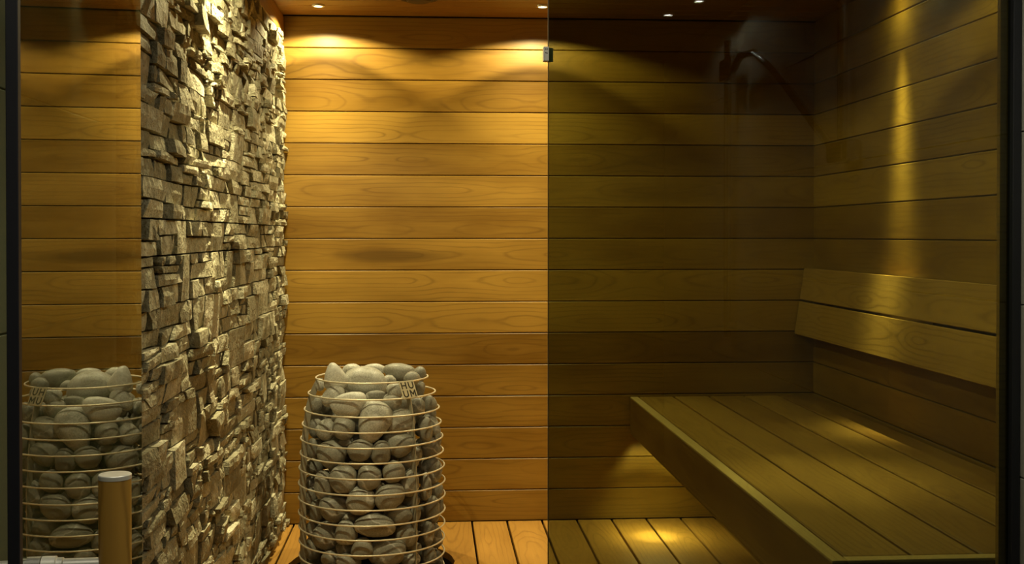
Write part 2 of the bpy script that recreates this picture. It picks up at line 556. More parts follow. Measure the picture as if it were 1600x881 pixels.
def stone_geo(bm, quad, big, rnd):
    """rough split stone: gridded front, chipped rim, sides running back into the wall"""
    tl = bm.faces.layers.float.get('tone') or bm.faces.layers.float.new('tone')
    (y0, z0), (y1, z1), (y2, z2), (y3, z3) = quad
    L = ((y1 - y0) + (y2 - y3)) / 2
    h = ((z3 - z0) + (z2 - z1)) / 2
    nu = max(2, min(4, int(L / 0.035)))
    nv = 2
    g = 0.0012
    base = rnd.uniform(0.008, 0.020) if big else rnd.choice((rnd.uniform(0.006, 0.014), rnd.uniform(0.010, 0.020), rnd.uniform(0.016, 0.031)))
    tu = rnd.gauss(0, 0.07) * L
    tv = rnd.gauss(0, 0.14) * h
    tu = max(-0.010, min(0.010, tu)); tv = max(-0.007, min(0.007, tv))
    front = []
    for j in range(nv + 1):
        v = j / nv
        row = []
        for i in range(nu + 1):
            u = i / nu
            yy = lerp(lerp(y0, y1, u), lerp(y3, y2, u), v)
            zc = lerp(lerp(z0, z1, u), lerp(z3, z2, u), v)
            d = base + tu * (u - 0.5) + tv * (v - 0.5)
            edge = i in (0, nu) or j in (0, nv)
            if edge:
                d -= rnd.uniform(0.0, 0.0025)
                yy += (0.5 - u) * 2 * g + (rnd.uniform(0, 0.0028) * (1 if u < 0.5 else -1) if i in (0, nu) else rnd.uniform(-0.006, 0.006))
                zc += (0.5 - v) * 2 * g + (rnd.uniform(0, 0.0018) * (1 if v < 0.5 else -1) if j in (0, nv) else rnd.uniform(-0.003, 0.003))
                if i in (0, nu) and j in (0, nv) and rnd.random() < 0.35:
                    yy += (1 if u < 0.5 else -1) * rnd.uniform(0.002, 0.009)
                    d -= rnd.uniform(0, 0.004)
            else:
                d += rnd.uniform(-0.0015, 0.003)
                yy += rnd.uniform(-0.3, 0.3) * L / nu
            d = max(0.001, d)
            row.append(bm.verts.new((-0.580 + d, min(YB - 0.001, max(YF + 0.0005, yy)), zc)))
        front.append(row)
    fs = []
    for j in range(nv):
        for i in range(nu):
            a, b, c, e = front[j][i], front[j][i + 1], front[j + 1][i + 1], front[j + 1][i]
            if rnd.random() < 0.5:
                fs += [bm.faces.new((a, b, c)), bm.faces.new((a, c, e))]
            else:
                fs += [bm.faces.new((a, b, e)), bm.faces.new((b, c, e))]
    rim = front[0][:] + [front[j][nu] for j in range(1, nv + 1)] + front[nv][-2::-1] + [front[j][0] for j in range(nv - 1, 0, -1)]
    back = [bm.verts.new((-0.599, v.co.y, v.co.z)) for v in rim]
    n = len(rim)
    for i in range(n):
        j = (i + 1) % n
        fs.append(bm.faces.new((rim[i], back[i], back[j], rim[j])))
    t = rnd.random()
    for f in fs:
        f[tl] = t
    return bm

def stone_size(q):
    (y0, z0), (y1, z1), (y2, z2), (y3, z3) = q[0]
    ym = (y0 + y1) / 2
    return (y1 - y0) * (z3 - z0) / ym ** 2.6
order = sorted(range(len(stones)), key=lambda i: -stone_size(stones[i]))
chosen = set(order[:300])
rest = bmesh.new()
for i, (q, big) in enumerate(stones):
    rnd = random.Random(1000 + i)
    if i in chosen:
        bm = bmesh.new()
        stone_geo(bm, q, big, rnd)
        bmesh.ops.recalc_face_normals(bm, faces=bm.faces)
        link('stone', mesh_from(bm, 'stone', LEDGE), wall_left)
    else:
        stone_geo(rest, q, big, rnd)
bmesh.ops.recalc_face_normals(rest, faces=rest.faces)
o = link('small_stones', mesh_from(rest, 'small_stones', LEDGE), wall_left)
o['kind'] = 'stuff'
print('ledge stones', len(stones))
# board between the stone cladding and the ceiling
trim = link('trim_1', board_mesh('trim_1', YB - YF, 0.078, 0.030, WOOD_CEIL))
place(trim, ROT_LEFT, (-0.570, (YB + YF) / 2 - 0.002, 1.957))
tag(trim, 'wooden board between the top of the stone cladding and the ceiling', 'trim', kind='structure')

# ------------------------------------------------------------------ front of the cabin and the tiled hall before it
HXL, HXR = -0.595, 1.168
GY = 2.280
wf = box('wall_front', (1.134, 2.290, 0), (XR + 0.02, 2.303, ZC), WOOD)
tag(wf, 'narrow wooden jamb behind the right edge of the glass panel', 'wall', kind='structure')

def tile_wall(name, x, side, y0, y1, label):
    w = box(name, (x, y0, -0.02) if side > 0 else (x - 0.06, y0, -0.02), (x + 0.06, y1, ZC) if side > 0 else (x, y1, ZC), GROUT)
    tag(w, label, 'wall', kind='structure')
    p, lw = 0.3425, 0.685
    r = 0
    zz0 = 0.66 - 2 * p
    for r in range(7):
        za, zb = zz0 + r * p + 0.0015, zz0 + (r + 1) * p - 0.0015
        za = max(za, 0.0); zb = min(zb, ZC)
        if zb - za < 0.03: continue
        y = y1
        first = True
        while y > y0 + 0.05:
            ya = max(y0, y - lw)
            bm = bmesh.new()
            xa, xb = (x - 0.006, x) if side > 0 else (x, x + 0.006)
            add_box(bm, (xa, ya + 0.0015, za), (xb, y - (0 if first else 0.0015), zb), 0.0008)
            link('tile', mesh_from(bm, 'tile', TILE), w)
            first = False
            y = ya
    return w
tile_wall('wall_hall_left', HXL - 0.006, -1, -1.3, 2.298, 'beige tiled hall wall at the left edge beside the open glass door')
tile_wall('wall_hall_right', HXR + 0.006, 1, -1.3, 2.298, 'beige tiled hall wall at the right edge beside the glass panel')
tag(box('wall_hall_back', (-0.70, -1.36, -0.02), (1.30, -1.30, ZC), PLASTER), 'dark hall wall facing the sauna', 'wall', kind='structure')
tag(box('floor_hall', (-0.70, -1.36, -0.08), (1.30, YF - 0.012, -0.02), PLASTER), 'dark tiled hall floor before the sauna', 'floor', kind='structure')
tag(box('ceiling_hall', (-0.70, -1.36, ZC + 0.001), (1.30, YF - 0.012, ZC + 0.06), PLASTER), 'dark hall ceiling before the sauna', 'ceiling', kind='structure')

# fixed tinted pane with its black channel
win = empty('window_1', (0.69, GY, 0))
tag(win, 'fixed bronze-tinted glass panel in front of the bench', 'glass panel', kind='structure')
def wpart(o):
    o.parent = win
    o.matrix_parent_inverse = Matrix.Translation(Vector((0.69, GY, 0))).inverted()
    return o
wpart(box('pane', (0.229, GY, 0.0), (1.155, GY + 0.008, ZC - 0.002), GLASS))
wpart(box('pane_edge', (0.2276, GY, 0.0), (0.2289, GY + 0.008, ZC - 0.002), EDGE))
wpart(box('frame', (1.149, GY - 0.014, 0.0), (1.166, GY + 0.009, ZC - 0.002), BLACK, bevel=0.001))
# little steel catch on the free edge of the pane
zc0, zc1 = 1.476, 1.5035
cl = bmesh.new()
add_box(cl, (0.2185, GY - 0.007, zc0), (0.2285, GY + 0.015, zc1), 0.0008)
add_box(cl, (0.2225, GY + 0.0085, zc0), (0.2385, GY + 0.0135, zc1), 0.0006)
clip = wpart(link('catch', mesh_from(cl, 'catch', CATCH)))
clip['label'] = 'small steel door catch on the edge of the pane'
for (sx, sz) in ((0.2222, 1.4985), (0.2253, 1.4985), (0.2225, 1.4915), (0.2250, 1.4905)):
    s = lathe('screw', [(0.0, -0.0006), (0.0011, -0.0006), (0.0011, 0.0004), (0.0, 0.0004)], IRON, None, n=10)
    s.rotation_euler = (math.pi / 2, 0, 0)
    s.location = (sx, GY - 0.0072, sz)
    s.parent = clip
    s.matrix_parent_inverse = clip.matrix_basis.inverted()

# the glass door, swung open into the hall along the left wall
ALPHA = math.radians(4.1)
door = empty('door_1', (-0.551, 2.290, 0), -math.pi / 2 + ALPHA)     # local x runs from the hinge to the free edge, local y = side facing the opening
tag(door, 'open bronze-tinted glass door mirroring the heater at the left', 'door', kind='structure')
box('pane', (0.0, -0.004, 0.01), (0.852, 0.004, ZC - 0.01), GLASS, door)
box('edge_seal', (0.852, -0.007, 0.01), (0.866, 0.007, ZC - 0.01), SEAL, door, bevel=0.001)
HS = 0.752
def handle(side, off):
    h = link('handle', None, door)
    h.location = (HS, 0, 0)
    h['label'] = 'round wooden pull bar with steel brackets'
    y = side * off
    g = bmesh.new()
    add_lathe(g, [(0.0, -0.285), (0.0195, -0.285), (0.0203, -0.282), (0.0203, 0.281), (0.0, 0.281)], 40)
    # lathe axis z becomes the board's x so that the grain follows the bar
    for v in g.verts:
        v.co = Vector((v.co.z, v.co.y, v.co.x))
    o = link('bar', mesh_from(g, 'bar', WOOD_HANDLE, True), h)
    o.matrix_local = Matrix.Translation((0, y, 0.548)) @ Matrix(((0, 0, 1), (0, 1, 0), (1, 0, 0))).to_4x4()
    bmesh_fix = bmesh.new(); bmesh_fix.from_mesh(o.data); bmesh.ops.recalc_face_normals(bmesh_fix, faces=bmesh_fix.faces); bmesh_fix.to_mesh(o.data); bmesh_fix.free()
    auto_smooth(o)
    for zz in (0.829, 0.258):
        c = lathe('end_cap', [(0.0, 0.0), (0.0207, 0.0), (0.0207, 0.005), (0.0198, 0.006), (0.0, 0.006)], SATIN, h, n=40)
        c.location = (0, y, zz if zz > 0.5 else zz - 0.001)
        auto_smooth(c)
    for zz in (0.7195, 0.375):
        s = 1 if side > 0 else -1
        r = lathe('bracket', [(0.0, 0.0045), (0.0125, 0.0045), (0.0125, 0.0215), (0.0105, 0.0225), (0.0105, 0.030), (0.0088, 0.031), (0.0088, off - 0.015), (0.0, off - 0.015)], SATIN, h, n=28)
        r.rotation_euler = (-s * math.pi / 2, 0, 0)
        r.location = (0, 0, zz)
        auto_smooth(r)
handle(1, 0.094)
handle(-1, 0.074)

# ------------------------------------------------------------------ lamps
def profile_light(name, loc, parent, power, color, beam=11.0, field=1.0, soft=False):
    """small reflector lamp: hot core, weak field, bright outer ring of spill and a hard cut-off"""
    ld = bpy.data.lights.new(name, 'POINT')
    ld.energy = power
    ld.color = color
    ld.shadow_soft_size = 0.009
    ld.use_nodes = True
    nt = ld.node_tree
    nt.nodes.clear()
    g = NT(nt)
    out = g.node('ShaderNodeOutputLight')
    em = g.node('ShaderNodeEmission')
    tc = g.node('ShaderNodeTexCoord')
    sp = g.node('ShaderNodeSeparateXYZ')
    g.put(sp.inputs[0], tc.outputs['Normal'])
    c = g.math('MULTIPLY', sp.outputs[2], -1.0)
    ang = g.math('DIVIDE', g.math('ARCCOSINE', c), math.pi / 2)
    d = 1 / 90.0
    prof = g.ramp(ang, [(0.0, 1.0), ((beam - 3.5) * d, 0.95), ((beam + 3.5) * d, 0.42 * field), (34 * d, 0.17 * field), (54 * d, 0.045 * field), (59 * d, 0.15 * field), (68 * d, 0.14 * field), (75 * d, 0.0)])
    if soft:                                    # frosted narrow beam without the ring of spill
        prof = g.ramp(ang, [(0.0, 1.0), (4 * d, 0.76), (6.6 * d, 0.46), (9.2 * d, 0.22), (11.5 * d, 0.09), (15 * d, 0.022), (40 * d, 0.008), (75 * d, 0.0)])
    st = g.math('MULTIPLY', prof, 10.0)
    g.put(em.inputs['Strength'], st)
    g.put(out.inputs[0], em.outputs[0])
    o = link(name, ld, parent)
    o.location = loc
    return o

def downlight(loc, label, power, color, lens_mat, group, name='downlight', r=0.016, field=1.0, soft=False):
    e = empty(name, loc)
    tag(e, label, 'lamp', group)
    ring = lathe('trim_ring', [(r, 0.004), (r, -0.001), (r + 0.003, -0.003), (r + 0.007, -0.0015), (r + 0.008, 0.0015), (r + 0.008, 0.004)], STEEL, e, n=36, close=True)
    auto_smooth(ring)
    lathe('lens', [(0.0, 0.0015), (r, 0.0015), (r, 0.0035), (0.0, 0.0035)], lens_mat, e, n=36, smooth=False)
    lt = profile_light('lamp_light', (0, 0, -0.012), e, power, color, field=field, soft=soft)
    if soft: lt.rotation_euler = (0, math.radians(-3.6), 0)      # this one is turned a little towards the wall
    return e
GRP = 'small recessed lamps of the sauna ceiling'
downlight((-0.417, 4.480, ZC - 0.004), 'small round ceiling lamp close to the stone wall corner', LAMP_POWER, LAMP_COLOR, GLOW, GRP)
downlight((0.422, 4.435, ZC - 0.004), 'small round ceiling lamp above the edge of the glass panel', LAMP_POWER, LAMP_COLOR, GLOW, GRP)
downlight((1.470, 3.800, ZC - 0.004), 'small ceiling lamp washing the right board wall above the backrest', LAMP_POWER * 4.2, LAMP_COLOR, GLOW, GRP, soft=True)
downlight((-0.435, 3.120, ZC - 0.004), 'small ceiling lamp grazing the middle of the stone wall', LAMP_POWER * 1.2, LAMP_COLOR, GLOW, GRP, field=1.35)
downlight((1.060, 3.080, ZC - 0.004), 'small ceiling lamp above the near end of the bench', LAMP_POWER, LAMP_COLOR, GLOW, GRP)
GH = 'hall lamps mirrored in the glass panel'
downlight((0.927, -0.01, ZC - 0.003), 'hall ceiling lamp mirrored as the lower bright dot in the glass panel', HALL_POWER, HALL_COLOR, GLOW_HALL, GH)
downlight((0.985, 0.27, ZC - 0.003), 'hall ceiling lamp mirrored as a burst at the top edge of the glass', HALL_POWER, HALL_COLOR, GLOW_HALL, GH)

downlight((0.95, 1.93, ZC - 0.003), 'hall ceiling lamp close to the right tiled wall', HALL_FRONT_POWER, HALL_COLOR, GLOW_HALL, GH)
downlight((0.16, 1.50, ZC - 0.003), 'added unseen fill lamp in the hall before the gap of the open door', HALL_FRONT_POWER * 1.0, HALL_COLOR, GLOW_HALL, GH)  # added lamp, brightens the catch, handle and heater front
downlight((-0.40, 0.98, ZC - 0.003), 'added unseen fill lamp in the hall before the open glass door', HALL_FRONT_POWER, HALL_COLOR, GLOW_HALL, GH)  # added lamp, brightens the left tiles and the door handle

# round air valve in the ceiling
v = empty('ceiling_vent', (-0.040, 4.30, ZC - 0.001))
tag(v, 'round dark ceiling vent cut off by the top edge above the heater', 'vent')
auto_smooth(lathe('rim', [(0.0, 0.0), (0.066, 0.0), (0.072, -0.005), (0.066, -0.010), (0.055, -0.008), (0.052, -0.002), (0.0, -0.002)], VENT, v, n=48))
auto_smooth(lathe('disc', [(0.0, -0.018), (0.040, -0.018), (0.044, -0.014), (0.040, -0.010), (0.010, -0.009), (0.010, -0.001), (0.0, -0.001)], VENT, v, n=48))

# ------------------------------------------------------------------ bench
BZ = 0.491
BX0 = 0.800
bench = empty('sauna_bench', (1.17, 3.5, 0))
tag(bench, 'long low wooden bench of lengthwise boards behind the tinted glass', 'bench')
def bpart(o):
    o.matrix_world = o.matrix_basis
    o.parent = bench
    o.matrix_parent_inverse = Matrix.Translation(Vector((1.17, 3.5, 0))).inverted()
    return o
LB = 4.694 - 2.337
edges = [0.833, 0.976, 1.119, 1.262, 1.405, 1.545]
for a, b in zip(edges, edges[1:]):
    me = board_mesh('seat_board', LB, b - a - 0.009, 0.028, WOOD_BENCH, 0.003)
    o = link('seat_board', me)
    place(o, ROT_FLOOR, ((a + b) / 2, (4.694 + 2.337) / 2, BZ), RT.uniform(0.1, 0.95))
    bpart(o)
me = board_mesh('fascia', 4.694 - 2.306, 0.142, 0.031, WOOD_BENCH, 0.001)
o = link('fascia', me); place(o, ROT_RIGHT, (BX0, (4.694 + 2.306) / 2, BZ - 0.077), 0.2); bpart(o)
me = board_mesh('lit_edge_strip', 4.694 - 2.306, 0.031, 0.006, WOOD_LIT_EDGE, 0.001)  # added cap, its pale colour stands for light on the top edge
o = link('lit_edge_strip', me); place(o, ROT_FLOOR, (BX0 + 0.0155, (4.694 + 2.306) / 2, BZ)); bpart(o)
me = board_mesh('end_board', 1.545 - 0.833, 0.142, 0.029, WOOD_BENCH, 0.001)
o = link('end_board', me); place(o, ROT_BACK, ((1.545 + 0.833) / 2, 2.306, BZ - 0.077), 0.2); bpart(o)
bpart(box('lit_edge_strip', (0.832, 2.306, BZ - 0.006), (1.545, 2.335, BZ), WOOD_LIT_EDGE, bevel=0.001))  # same added cap at the near end, light put into its colour
for yy in (4.655, 3.50, 2.36):
    bpart(box('bearer', (0.832, yy - 0.02, BZ - 0.10), (1.545, yy + 0.02, BZ - 0.0285), WOOD_BENCH))
for yy in (3.50, 2.40):
    bpart(box('leg', (1.30, yy - 0.03, 0.0), (1.36, yy + 0.03, BZ - 0.10), WOOD_BENCH))
    
# lamp under the bench
ub = empty('bench_lamp', (0.850, 4.42, 0.4625))
tag(ub, 'small lamp under the bench casting a round spot on the floor', 'lamp')
auto_smooth(lathe('housing', [(0.0, 0.0), (0.018, 0.0), (0.018, -0.068), (0.014, -0.071), (0.0, -0.071)], STEEL, ub, n=28))
lathe('lens', [(0.0, -0.0712), (0.012, -0.0712), (0.0, -0.0726)], GLOW, ub, n=28)
profile_light('lamp_light', (0, 0, -0.083), ub, LAMP_POWER * 0.62, LAMP_COLOR, beam=12.0)

# leaning backrest of two boards on the right wall
br = link('backrest', None, bench)
br.matrix_parent_inverse = Matrix.Translation(Vector((1.17, 3.5, 0))).inverted()
br['label'] = 'leaning backrest of two long boards on the right wall'
def lean(z): return 1.508 - (1.007 - z) * 0.15
for za, zb in ((1.007, 0.880), (0.872, 0.741)):
    xa, xb = lean(za), lean(zb)
    w = math.hypot(za - zb, xa - xb)
    me = board_mesh('board', 4.690 - 2.312, w, 0.026, WOOD_BENCH, 0.002)
    o = link('board', me)
    tilt = math.atan2(xa - xb, za - zb)
    o.matrix_world = Matrix.Translation(((xa + xb) / 2, (4.690 + 2.312) / 2, (za + zb) / 2)) @ Matrix.Rotation(tilt, 4, 'Y') @ ROT_RIGHT.to_4x4()
    o.parent = br
for yy in (4.45, 3.5, 2.6):
    bm = bmesh.new()
    q = [(lean(0.99) + 0.0275, 0.99), (XR - 0.001, 0.99), (XR - 0.001, 0.75), (lean(0.75) + 0.0275, 0.75)]
    A = [bm.verts.new((x, yy - 0.02, z)) for x, z in q]
    B = [bm.verts.new((x, yy + 0.02, z)) for x, z in q]
    bm.faces.new(A); bm.faces.new(B[::-1])
    for i in range(4):
        bm.faces.new((A[i], A[(i + 1) % 4], B[(i + 1) % 4], B[i]))
    bmesh.ops.recalc_face_normals(bm, faces=bm.faces)
    o = link('bracket', mesh_from(bm, 'bracket', WOOD_BENCH))
    o.parent = br

# ------------------------------------------------------------------ heater
heater = empty('sauna_heater', (HX, HY, -0.148))
tag(heater, 'tapered steel cage heater filled with round grey stones, sunk in the floor', 'sauna heater')
Z0 = 0.148
RINGS = [(0.6481, 0.1929), (0.5964, 0.2185), (0.5413, 0.2319), (0.4908, 0.2386), (0.4411, 0.2442), (0.3913, 0.2464), (0.3406, 0.2498), (0.2886, 0.252), (0.2391, 0.252), (0.1884, 0.252), (0.1407, 0.2509), (0.0909, 0.2498), (0.0406, 0.2498), (-0.0101, 0.2486)]
PR = sorted(RINGS)
def rho(z):
    if z <= PR[0][0]: return PR[0][1] - 0.002
    for (za, ra), (zb, rb) in zip(PR, PR[1:]):
        if z <= zb:
            return lerp(ra, rb, (z - za) / (zb - za))
    return PR[-1][1]
for zr, rr in RINGS + [(-0.060, 0.247), (-0.110, 0.246)]:
    o = lathe('ring', [(rr + 0.0029 * math.cos(2 * math.pi * k / 8), 0.0029 * math.sin(2 * math.pi * k / 8)) for k in range(8)], STEEL_DULL, heater, n=96, close=True)
    o.location = (0, 0, zr + Z0)
zl = [-0.147 + i * (0.648 + 0.147) / 24 for i in range(25)]
BAR_DEG = (39.0, -81.0, 159.0)           # clockwise from the side facing the camera
for deg in BAR_DEG:
    ph = math.radians(-90 + deg)
    bm = bmesh.new()
    rows = []
    for zz in zl:
        r = rho(zz) - 0.0024
        d = Vector((math.cos(ph), math.sin(ph), 0)); t = Vector((-math.sin(ph), math.cos(ph), 0)) * 0.0018
        rows.append([bm.verts.new(d * a + s * t + Vector((0, 0, zz + Z0))) for a, s in ((r, 1), (r, -1), (r - 0.022, -1), (r - 0.022, 1))])
    for a, b in zip(rows, rows[1:]):
        for i in range(4):
            bm.faces.new((a[i], a[(i + 1) % 4], b[(i + 1) % 4], b[i]))
    bm.faces.new(rows[0]); bm.faces.new(rows[-1][::-1])
    bmesh.ops.recalc_face_normals(bm, faces=bm.faces)
    link('upright', mesh_from(bm, 'upright', STEEL_SHADED), heater)
lathe('core', [(0.0, 0.010), (0.118, 0.010), (0.118, 0.60), (0.10, 0.70), (0.0, 0.70)], IRON, heater, n=32)
lathe('base_plate', [(0.0, 0.001), (0.245, 0.001), (0.245, 0.010), (0.0, 0.010)], IRON, heater, n=64, smooth=False)

# badge with the four cut-out letters, on the front-right upright
ph = math.radians(-90 + 38.0)
zt, zb = 0.652, 0.592
rt, rb = rho(0.648), rho(0.5964)
nrm = Vector((math.cos(ph), math.sin(ph), 0))
tan = Vector((-math.sin(ph), math.cos(ph), 0))
upv = (nrm * (rt - rb) + Vector((0, 0, 0.648 - 0.5964))).normalized()
out = tan.cross(upv).normalized()
if out.dot(nrm) < 0: out = -out
ctr = nrm * ((rt + rb) / 2) + Vector((0, 0, (0.648 + 0.5964) / 2 + Z0)) + out * 0.0032
badge = box('badge', (-0.031, 0.0, -0.031), (0.031, 0.0022, 0.031), PLATE, heater, bevel=0.0006)
badge.matrix_local = Matrix.Translation(ctr) @ Matrix((tan, -out, upv)).transposed().to_4x4()
badge['label'] = 'square steel badge reading HU over UM'
def stroke(pts, wd=0.0042):
    bm = bmesh.new()
    for (a, b) in zip(pts, pts[1:]):
        a, b = Vector((a[0], 0, a[1])), Vector((b[0], 0, b[1]))
        t = (b - a).normalized(); s = Vector((-t.z, 0, t.x)) * wd / 2
        a2, b2 = a - t * wd * 0.3, b + t * wd * 0.3
        f = [bm.verts.new(p + Vector((0, -0.0007, 0))) for p in (a2 + s, a2 - s, b2 - s, b2 + s)]
        k = [bm.verts.new(p + Vector((0, 0.0008, 0))) for p in (a2 + s, a2 - s, b2 - s, b2 + s)]
        bm.faces.new(f); bm.faces.new(k[::-1])
        for i in range(4):
            bm.faces.new((f[i], k[i], k[(i + 1) % 4], f[(i + 1) % 4]))
    return bm
def letter(kind, cx, cz):
    w, h = 0.0085, 0.0105
    bms = []
    if kind == 'H':
        sts = [[(-w, -h), (-w, h)], [(w, -h), (w, h)], [(-w, 0), (w, 0)]]
    elif kind == 'U':
        arc = [(-w, h), (-w, -h + w)] + [(-w * math.cos(a), -h + w - w * math.sin(a)) for a in [math.pi * i / 8 for i in range(1, 8)]] + [(w, -h + w), (w, h)]
        sts = [arc]
    else:
        sts = [[(-w * 1.1, -h), (-w * 1.1, h), (0, -h * 0.3), (w * 1.1, h), (w * 1.1, -h)]]
    bm = bmesh.new()
    for s in sts:
        b2 = stroke([(x + cx, z + cz) for x, z in s])
        me = bpy.data.meshes.new('tmp'); b2.to_mesh(me); b2.free(); bm.from_mesh(me); bpy.data.meshes.remove(me)
    bmesh.ops.recalc_face_normals(bm, faces=bm.faces)
    link('letter', mesh_from(bm, 'letter', BADGE_INK), badge)
letter('H', -0.0145, 0.0145); letter('U', 0.0145, 0.0145)
letter('U', -0.0145, -0.0145); letter('M', 0.0145, -0.0145)

